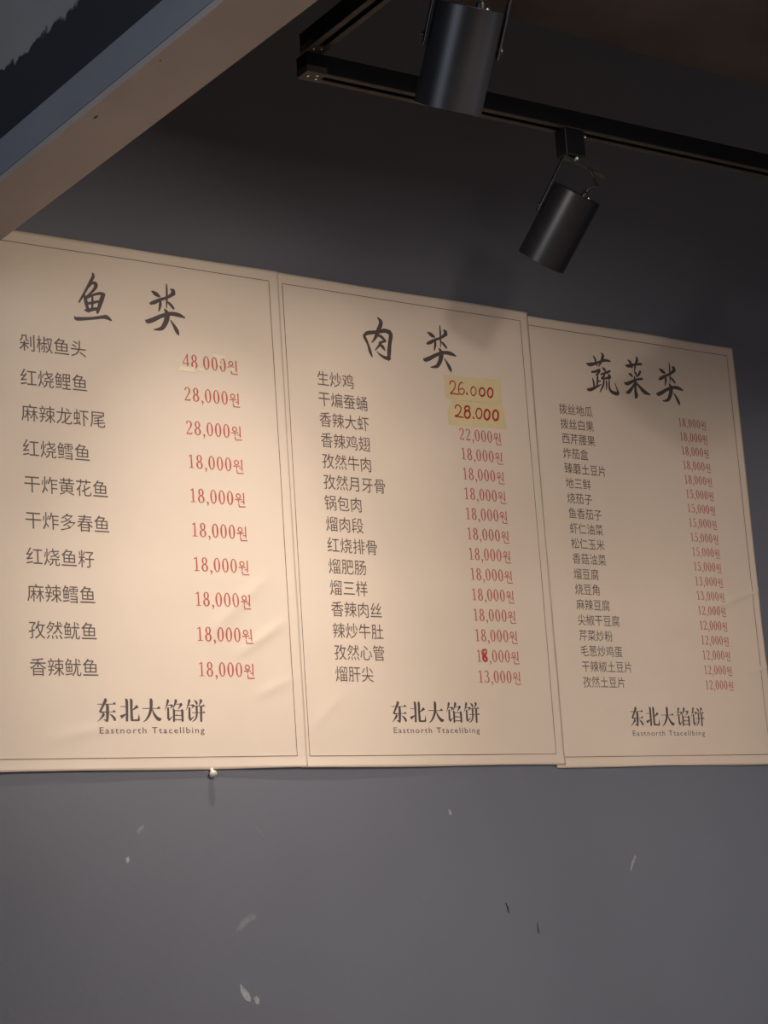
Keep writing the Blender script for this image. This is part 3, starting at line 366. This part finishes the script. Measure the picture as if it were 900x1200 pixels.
# narrow serif figures, drawn in a box 1 high; widths of the pen swell on the sides
def oval(cx, cz, rx, rz, thick, thin, n=20, inner_shift=0):
    V, F = [], []
    for k in range(n):
        t = 2 * math.pi * k / n; c, s = math.cos(t), math.sin(t)
        wv = thin + (thick - thin) * abs(c)
        V.append((cx + rx * c, cz + rz * s)); V.append((cx + (rx - wv) * c, cz + (rz - thin - (thick - thin) * abs(c) * .3) * s))
    for k in range(n):
        a, b = 2 * k, 2 * ((k + 1) % n); F.append((a, a + 1, b + 1, b))
    return [(V, F)]
def fig(ch):
    T, H = 0.150, 0.070
    R = lambda pts: ribbon(pts, 6, False)
    if ch == '0': return oval(0.29, 0.5, 0.27, 0.51, T, H), 0.69
    if ch == '8': return oval(0.29, 0.745, 0.225, 0.265, T * .9, H) + oval(0.29, 0.255, 0.27, 0.275, T, H), 0.69
    if ch == '1': return R([(0.33, 0.98, 0.10), (0.33, 0.5, 0.125), (0.33, 0.04, 0.125)]) + [([(0.33, 1.0), (0.12, 0.87), (0.12, 0.82), (0.33, 0.88)], [(0, 1, 2, 3)])] + [([(0.12, 0), (0.54, 0), (0.54, 0.05), (0.12, 0.05)], [(0, 1, 2, 3)])], 0.69
    if ch == '2': return R([(0.10, 0.76, 0.12), (0.13, 0.90, 0.08), (0.28, 0.97, 0.06), (0.44, 0.87, 0.11), (0.46, 0.70, 0.13), (0.36, 0.48, 0.10), (0.07, 0.06, 0.05)]) + [([(0.04, 0), (0.50, 0), (0.55, 0.20), (0.51, 0.20), (0.46, 0.10), (0.06, 0.10)], [(0, 1, 2, 3, 4, 5)])], 0.69
    if ch == '3': return R([(0.09, 0.82, 0.12), (0.16, 0.94, 0.07), (0.28, 0.97, 0.06), (0.42, 0.88, 0.11), (0.43, 0.70, 0.12), (0.33, 0.56, 0.07), (0.22, 0.53, 0.05)]) + R([(0.22, 0.53, 0.05), (0.38, 0.49, 0.08), (0.49, 0.30, 0.13), (0.43, 0.10, 0.11), (0.26, 0.02, 0.06), (0.12, 0.06, 0.08), (0.07, 0.17, 0.12)]), 0.69
    if ch == '5': return R([(0.15, 0.55, 0.05), (0.30, 0.61, 0.07), (0.46, 0.50, 0.11), (0.49, 0.30, 0.13), (0.42, 0.10, 0.11), (0.26, 0.02, 0.06), (0.12, 0.06, 0.08), (0.07, 0.17, 0.12)]) + [([(0.13, 0.52), (0.16, 0.98), (0.50, 0.98), (0.50, 0.88), (0.20, 0.88), (0.175, 0.52)], [(0, 1, 2, 3, 4, 5)])], 0.69
    if ch == '4': return [([(0.36, 0.0), (0.47, 0.0), (0.47, 1.0), (0.36, 1.0)], [(0, 1, 2, 3)])] + R([(0.42, 0.97, 0.07), (0.22, 0.62, 0.06), (0.03, 0.28, 0.06)]) + [([(0.02, 0.24), (0.57, 0.24), (0.57, 0.31), (0.02, 0.31)], [(0, 1, 2, 3)])], 0.69
    if ch == ',': return R([(0.10, 0.04, 0.13), (0.15, 0.00, 0.12), (0.14, -0.12, 0.07), (0.06, -0.22, 0.03)]) + oval(0.10, 0.05, 0.07, 0.07, 0.069, 0.069, 10), 0.32
    if ch == ' ': return [], 0.32
    if ch == 'W':      # the hangul won syllable
        q = oval(0.30, 0.68, 0.22, 0.20, 0.095, 0.08, 16)
        q += R([(0.00, 0.40, 0.08), (0.30, 0.42, 0.08), (0.60, 0.44, 0.08)]) + R([(0.31, 0.42, 0.09), (0.30, 0.20, 0.07), (0.30, 0.19, 0.07)])
        q += R([(0.72, 0.92, 0.12), (0.75, 0.84, 0.11), (0.75, 0.40, 0.10), (0.75, 0.08, 0.09)]) + R([(0.50, 0.27, 0.07), (0.62, 0.27, 0.07), (0.74, 0.28, 0.07)])
        q += R([(0.30, 0.13, 0.11), (0.32, 0.02, 0.09), (0.33, -0.09, 0.08)]) + R([(0.31, -0.10, 0.08), (0.58, -0.095, 0.08), (0.88, -0.08, 0.08)])
        return q, 0.90
def figures(text, x0, x1, z, h):
    """price line between x0 and x1 on baseline z"""
    out, x = [], 0.0
    for ch in text:
        g, adv = fig(ch)
        out.append((x, g)); x += adv
    k = (x1 - x0) / (x - 0.02)
    return [([(x0 + (ox + px) * k, z + pz * h) for px, pz in vs], fs) for ox, g in out for vs, fs in g]

TEXT = {
 0: ["剁椒鱼头", "红烧鲤鱼", "麻辣龙虾尾", "红烧鳕鱼", "干炸黄花鱼", "干炸多春鱼", "红烧鱼籽", "麻辣鳕鱼", "孜然鱿鱼", "香辣鱿鱼"],
 1: ["生炒鸡", "干煸蚕蛹", "香辣大虾", "香辣鸡翅", "孜然牛肉", "孜然月牙骨", "锅包肉", "熘肉段", "红烧排骨", "熘肥肠", "熘三样", "香辣肉丝", "辣炒牛肚", "孜然心管", "熘肝尖"],
 2: ["拨丝地瓜", "拨丝白果", "西芹腰果", "炸茄盒", "臻蘑土豆片", "地三鲜", "烧茄子", "鱼香茄子", "虾仁油菜", "松仁玉米", "香菇油菜", "熘豆腐", "烧豆角", "麻辣豆腐", "尖椒干豆腐", "芹菜炒粉", "毛葱炒鸡蛋", "干辣椒土豆片", "孜然土豆片"]}
PRICE = {
 0: ['48 000W', '28,000W', '28,000W'] + ['18,000W'] * 7,
 1: [None, None, '22,000W'] + ['18,000W'] * 11 + ['13,000W'],
 2: ['18,000W'] * 5 + ['15,000W'] * 6 + ['13,000W'] * 2 + ['12,000W'] * 6}
#      x left, first bottom, last bottom, em width, em height
DISH = {0: (0.0745, 0.7822, 0.1540, 0.0360, 0.0366), 1: (0.0745, 0.7845, 0.1520, 0.0325, 0.0352), 2: (0.0770, 0.7945, 0.1557, 0.0258, 0.0276)}
#      x left, x right, first baseline, last baseline, figure height
COST = {0: (0.4315, 0.5618, 0.7875, 0.1577, 0.0284), 1: (0.4465, 0.5665, 0.7895, 0.1557, 0.0268), 2: (0.4570, 0.5514, 0.7997, 0.1557, 0.0215)}
TITLE = {0: [('yu', 0), ('lei', 0)], 1: [('rou', 0), ('lei', 0.0125)], 2: [('shu', 0), ('cai', 0), ('lei', 0.0435)]}
LABEL = {0: 'beige fish menu poster, leftmost of three, with ten widely spaced dishes',
         1: 'beige meat menu poster in the middle, with two yellow handwritten price stickers',
         2: 'beige vegetable menu poster, rightmost of three, with nineteen small dense lines'}
POSTER = {}
for i in range(3):
    ox, oz, ro = ORG[i]
    t = thing('menu_poster', LABEL[i], 'poster', (ox, 0, Z0 + oz), (0, -ro, 0), 'menu posters side by side on the dark wall')
    POSTER[i] = t
    sheet(i, t)
    # thin printed frame, four lines
    lw = 0.0011
    def seg(x0, z0, x1, z1, n=60):
        V, F = [], []; dx, dz = x1 - x0, z1 - z0; l = math.hypot(dx, dz); nx, nz = -dz / l * lw / 2, dx / l * lw / 2
        for k in range(n + 1):
            x, z = x0 + dx * k / n, z0 + dz * k / n
            V += [(x + nx, z + nz), (x - nx, z - nz)]
        for k in range(n): F.append((2 * k, 2 * k + 2, 2 * k + 3, 2 * k + 1))
        return [(V, F)]
    for a in ((0, 0, FW, 0), (0, FH, FW, FH), (0, 0, 0, FH), (FW, 0, FW, FH)):
        printed('border_line', i, seg(*a), M_line, t, 0.0005)
    for key, dx in TITLE[i]:
        printed('title_character', i, strokes(GL['D'][key], dx), M_ink, t)
    xl, zb0, zb1, ew, eh = DISH[i]; n = len(TEXT[i])
    for k, tx in enumerate(TEXT[i]):
        zb = zb0 + (zb1 - zb0) * k / (n - 1) + 0.08 * eh
        vs, fs = glyphs(tx, 0.0)
        printed('dish_name', i, [([((xl - 0.035 * ew + x * ew) * S, (zb + y * eh) * S) for x, y in vs], fs)], M_inkthin, t)
    x0, x1, c0, c1, h = COST[i]
    for k, tx in enumerate(PRICE[i]):
        if not tx: continue
        zb = c0 + (c1 - c0) * k / (n - 1)
        polys = figures(tx, x0 * S, x1 * S, zb * S, h * S)
        printed('price', i, polys, M_red, t)
    printed('logo_characters', i, strokes(GL['D']['logo'], 0, S, 4, False), M_ink, t)
    vs, fs = glyphs('Eastnorth Ttacellbing', 0.0, 1.22)
    xa = min(v[0] for v in vs); xb = max(v[0] for v in vs)
    kx = (0.4404 - 0.2127) / (xb - xa); ky = 0.0125 / 0.73
    printed('logo_caption', i, [([((0.2127 + (x - xa) * kx) * S, (0.0463 + y * ky) * S) for x, y in vs], fs)], M_ink, t)
printed('handwritten_correction', 1, strokes(GL['D']['overwrite'], 0, S, 5), M_mark, POSTER[1], EPS * 2)['label'] = 'darker red figure drawn over a printed 8'

# ------------------------------------------------------------------ tape and stickers lying on the posters
def patch(name, i, quad, m, label, cat, lift, thick, group=None, curl=0.0, parent=None):
    ox, oz, ro = ORG[i]
    pts = [(x * S, z * S) for x, z in quad]
    cx = sum(p[0] for p in pts) / len(pts); cz = sum(p[1] for p in pts) / len(pts)
    g0 = gap(i, cx, cz) + TH + lift
    n = len(pts)
    t = thing(name, label, cat, (ox + cx * math.cos(ro) - cz * math.sin(ro), -g0, Z0 + oz + cx * math.sin(ro) + cz * math.cos(ro)), (0, -ro, 0), group)
    # subdivided edge so the tape is a little ragged
    rim = []
    for k in range(n):
        a, b = pts[k], pts[(k + 1) % n]
        for s in range(8):
            f = s / 8; rim.append((a[0] + (b[0] - a[0]) * f + random.uniform(-1, 1) * 0.00025 * (s > 0), a[1] + (b[1] - a[1]) * f + random.uniform(-1, 1) * 0.00025 * (s > 0)))
    hh = lambda x, z: surf(i, x, z) + TH + lift + curl * max(0, (z - cz) / 0.02) ** 2
    bm = bmesh.new()
    fr = [bm.verts.new((x - cx, -(hh(x, z) + thick) + g0, z - cz)) for x, z in rim]
    rb = [bm.verts.new((x - cx, -hh(x, z) + g0, z - cz)) for x, z in rim]
    c1 = bm.verts.new((0, -(hh(cx, cz) + thick) + g0, 0)); N = len(rim)
    for k in range(N):
        bm.faces.new((c1, fr[k], fr[(k + 1) % N])); bm.faces.new((fr[k], rb[k], rb[(k + 1) % N], fr[(k + 1) % N]))
    bmesh.ops.recalc_face_normals(bm, faces=bm.faces[:])
    obj('tape', bm, m, t)
    return t, (cx, cz, g0, hh, thick)

def hand(t, info, data):
    cx, cz, g0, hh, thick = info
    for kind, pts in data:
        polys = ribbon([(p[0] * S, p[1] * S, p[2] * S) for p in pts], 5, True)
        V, F = [], []; base = 0
        for k, (vs, fs) in enumerate(polys):
            V += [(x - cx, -(hh(x, z) + thick + 0.00025 + 0.000006 * k) + g0, z - cz) for x, z in vs]
            F += [tuple(base + j for j in f) for f in fs]; base += len(vs)
        me = bpy.data.meshes.new('handwritten_figure'); me.from_pydata(V, [], F); me.materials.append(M_mark)
        o = bpy.data.objects.new('handwritten_figure', me); C.objects.link(o); o.parent = t
G_ST = 'handwritten price stickers on the meat poster'
t, inf = patch('price_sticker', 1, GL['Q']['note28'], M_tape, 'lower yellow tape sticker handwritten 28.000 in red, with a slanted left corner', 'sticker', 0.0003, 0.00015, G_ST)
hand(t, inf, GL['D']['hand28'])
t, inf = patch('price_sticker', 1, GL['Q']['note26'], M_tape, 'upper yellow tape sticker handwritten 26.000 in red, just below the title', 'sticker', 0.0007, 0.00015, G_ST)
hand(t, inf, GL['D']['hand26'])
for key, lab in (('scrapA', 'pale yellow tape scrap under the 48 of the top fish price'),
                 ('scrapB', 'torn pale yellow tape scrap covering the last zero of the top fish price'),
                 ('scrapC', 'tiny tape scrap on the won sign of the top fish price'),
                 ('scrapD', 'small tape scrap where the comma of the top fish price was')):
    patch('tape_scrap', 0, GL['Q'][key], M_scrap, lab, 'tape', 0.0004, 0.0001, 'torn tape left on the top fish price')

# pushpin under the first poster
tp = thing('push_pin', 'small ivory push pin stuck in the wall under the fish poster', 'pin', (-0.190, 0, 1.874))
mtx = axis_matrix((0.001, 0.006, 0.016), (-0.001, -0.012, -0.006))
bm = bmesh.new(); lathe(bm, [(0, 0.004), (0.0050, 0.004), (0.0052, 0.0055), (0.0034, 0.0075), (0.0028, 0.014), (0.0036, 0.019), (0.0062, 0.0215), (0.0066, 0.0235), (0.0062, 0.0255), (0, 0.026)], mtx, 24)
obj('pin_head', bm, M_pin, tp, smooth=True)
bm = bmesh.new(); lathe(bm, [(0, -0.006), (0.0006, -0.002), (0.0006, 0.005), (0, 0.005)], mtx, 10); obj('needle', bm, M_screw, tp)

# ------------------------------------------------------------------ lighting tracks
def rail(name, label, a, b, width=0.030, height=0.031, screws=True, slot0=0.012):
    """a, b: ends of the underside's centre line"""
    a, b = Vector(a), Vector(b); L = (b - a).length; ang = math.atan2(b.y - a.y, b.x - a.x)
    t = thing(name, label, 'track', a, (0, 0, ang), 'suspended lighting tracks')
    w2 = width / 2; sl = 0.0055
    bm = bmesh.new(); box(bm, (0, -w2, 0.010), (L, w2, height)); box(bm, (0, -w2, 0.0016), (L, -w2 + 0.002, 0.010)); box(bm, (0, w2 - 0.002, 0.0016), (L, w2, 0.010))
    obj('rail_body', bm, M_track, t)
    for s in (-1, 1):
        bm = bmesh.new(); y0, y1 = sorted((s * sl, s * w2)); box(bm, (slot0 + 0.022, y0, 0), (L, y1, 0.0016)); obj('rail_lip', bm, M_lip, t)
    bm = bmesh.new(); box(bm, (slot0 + 0.022, -sl, 0.0075), (L, sl, 0.010)); obj('conductor_slot', bm, M_slot, t)
    bm = bmesh.new(); box(bm, (-0.001, -w2 - 0.0005, -0.0006), (slot0 + 0.022, w2 + 0.0005, 0.010)); obj('end_connector', bm, M_lip, t, bevel=0.0005)
    if screws:
        for k, (x, y) in enumerate(((0.009, 0.0), (0.026, 0.005), (0.022, -0.006))):
            bm = bmesh.new(); lathe(bm, [(0, -0.0016), (0.0016, -0.0014), (0.0021, -0.0006), (0, 0.0004)], Matrix.Translation((x, y, 0)), 12); obj('screw', bm, M_screw, t)
    return t
# long rail parallel to the wall, the cross rail lying on its end, and the front rail beyond the top of the picture
BA, BB = Vector((-0.271, -0.505, 2.862)), Vector((1.75, -0.560, 2.862))
rail('lighting_track', 'long black lighting track in front of the wall, carrying the tilted right-hand spotlight', BA, BB)
rail('lighting_track', 'short black track running from the left end of the long one towards the viewer', (-0.2590, -0.508, 2.8935), (-0.290, -1.26, 2.8935))
rail('lighting_track', 'front black lighting track above the top edge, carrying the upright spotlight', (-0.60, -1.205, 2.862), (1.72, -1.262, 2.862), screws=False)
for n_, (x, y, z0) in enumerate(((-0.2885, -1.19, 2.9245), (1.70, -0.558, 2.893), (1.6, -1.259, 2.893), (-0.55, -1.206, 2.893))):
    bm = bmesh.new(); tube(bm, [(0, 0, 0), (0, 0, CEIL - z0)], 0.003)
    o = obj('suspension_rod', bm, M_cable); o.location = (x, y, z0)
    tag(o, ('thin black rod holding the cross track', 'thin black rod at the right end of the long track', 'thin black rod at the right of the front track', 'thin black rod at the left of the front track')[n_], 'rod', 'track suspension rods')

# ------------------------------------------------------------------ spotlights
def spotlight(label, mount, top, bottom, radius, arm_dir, on=None, stem=0.047, arms=(-1, 1), cable_side=1):
    mount, top, bottom = Vector(mount), Vector(top), Vector(bottom)
    t = thing('track_spotlight', label, 'spotlight', mount, (0, 0, 0), 'black cylinder spotlights on the tracks')
    P = lambda v: v - mount
    ax = (bottom - top).normalized(); L = (bottom - top).length
    # adapter clipped into the rail
    bm = bmesh.new(); box(bm, (-0.021, -0.013, -stem), (0.021, 0.013, 0.0)); box(bm, (-0.017, -0.004, -0.001), (0.017, 0.004, 0.006)); obj('track_adapter', bm, M_black, t, bevel=0.002)
    bm = bmesh.new(); lathe(bm, [(0, 0), (0.0022, 0.0002), (0.0022, 0.0016), (0, 0.002)], axis_matrix((0.021, -0.0135, -0.010), (0.021, -0.03, -0.014)), 12); obj('screw', bm, M_screw, t)
    # body
    M = axis_matrix(P(top), P(bottom)); r = radius
    bm = bmesh.new()
    lathe(bm, [(0, 0.004), (r - 0.006, 0.004), (r - 0.004, 0.001), (r - 0.0012, 0.0), (r, 0.0012), (r, L - 0.001), (r - 0.001, L), (r - 0.0025, L), (r - 0.003, L - 0.001), (r - 0.003, L - 0.022), (r * 0.55, L - 0.045), (0, L - 0.045)], M, 64)
    body = obj('lamp_body', bm, M_black, t, smooth=True)
    md = body.modifiers.new('edge', 'EDGE_SPLIT'); md.split_angle = math.radians(30)
    bm = bmesh.new(); lathe(bm, [(r - 0.0031, L - 0.0215), (r * 0.56, L - 0.0445), (r * 0.5, L - 0.0445)], M, 48); obj('reflector', bm, M_reflector, body, smooth=True)
    bm = bmesh.new(); lathe(bm, [(0, L - 0.0440), (r * 0.5, L - 0.0440), (r * 0.5, L - 0.0446), (0, L - 0.0446)], M, 32); obj('led_face', bm, M_led if on else M_slot, body)
    # yoke: plate under the adapter and two arms to the pivots
    ad = Vector(arm_dir); ad = (ad - ad.dot(ax) * ax).normalized()
    piv = P(top + ax * (L * 0.36)); hub = Vector((0, 0, -stem))
    off = r + 0.0035
    updir = (hub - piv); updir = (updir - updir.dot(ad) * ad).normalized()
    wid = ad.cross(updir).normalized()
    hgt = (hub - piv).dot(updir) - 0.0025
    fr = Matrix((ad, wid, updir)).transposed().to_4x4(); fr.translation = piv
    bm = bmesh.new()
    box(bm, (-off - 0.0015, -0.012, hgt - 0.0), ((off + 0.0015) if 1 in arms else 0.032, 0.012, hgt + 0.0025), fr)
    for s in arms:
        x0, x1 = sorted((s * (off + 0.0015), s * (off - 0.001))); box(bm, (x0, -0.009, -0.010), (x1, 0.009, hgt), fr)
    obj('yoke', bm, M_black, t, bevel=0.0008)
    for s in arms:
        p = piv + ad * s * (off + 0.001)
        bm = bmesh.new(); lathe(bm, [(0, 0), (0.0045, 0.0), (0.0045, 0.003), (0.002, 0.0045), (0, 0.0045)], axis_matrix(p, p + ad * s), 16); k_ = obj('pivot_knob', bm, M_black, t, smooth=True)
        bm = bmesh.new(); lathe(bm, [(0, 0.0046), (0.0016, 0.0048), (0, 0.0058)], axis_matrix(p, p + ad * s), 10); obj('screw', bm, M_screw, k_)
    c0 = hub + Vector((0, -0.004, -0.004)); bm = bmesh.new(); lathe(bm, [(0, 0), (0.004, 0), (0.004, 0.0025), (0, 0.003)], axis_matrix(c0 + Vector((0, -0.006, 0)), c0 + Vector((0, -0.02, -0.01))), 14); obj('screw', bm, M_screw, t)
    # cable gland on the cap and the cable looping up to the adapter
    side = ad * cable_side
    g0 = P(top) + ax * 0.002 + side * r * 0.30
    bm = bmesh.new(); lathe(bm, [(0.006, 0.002), (0.006, -0.006), (0.0045, -0.010), (0.0025, -0.010)], axis_matrix(g0, g0 + ax), 16); obj('cable_gland', bm, M_black, t, smooth=True)
    ga = g0 - ax * 0.009
    up_ = Vector((0, 0, 1))
    cpts = catmull([tuple(ga), tuple(ga - ax * 0.010 + side * 0.003), tuple(ga - ax * 0.014 + side * 0.013 + up_ * 0.004), tuple(hub + side * 0.040 - up_ * 0.014), tuple(hub + side * 0.034 - up_ * 0.003), tuple(hub + side * 0.020 + up_ * 0.001), tuple(hub + side * 0.006 + up_ * 0.004)], 8)
    bm = bmesh.new(); tube(bm, cpts, 0.0021); obj('power_cable', bm, M_cable, t, smooth=True)
    sgp = P(top) + side * r * 0.42 - ax * 0.0005
    bm = bmesh.new(); lathe(bm, [(0, 0.003), (0.0028, 0.002), (0.0028, 0.0), (0, -0.001)], axis_matrix(sgp - ax * 0.001 + side * 0.004, sgp + side * 0.004), 12); obj('screw', bm, M_screw, t)
    if on:
        p = bottom - ax * 0.012
        spot('spotlight_lamp', p, p + ax, *on)
    return t

spotlight('black cylinder spotlight tilted down to the left, hanging from the long track', (0.238, -0.519, 2.862),
          (0.246, -0.517, 2.758), (0.2215, -0.440, 2.660), 0.0415, (0.85, -0.50, -0.15), arms=(-1,))
spotlight('upright black cylinder spotlight with a bright sheen, at the top of the picture', (-0.462, -1.2084, 2.862),
          (-0.481, -1.158, 2.632), (-0.4766, -1.097, 2.5315), 0.0395, (1, -0.55, -0.1), stem=0.155)
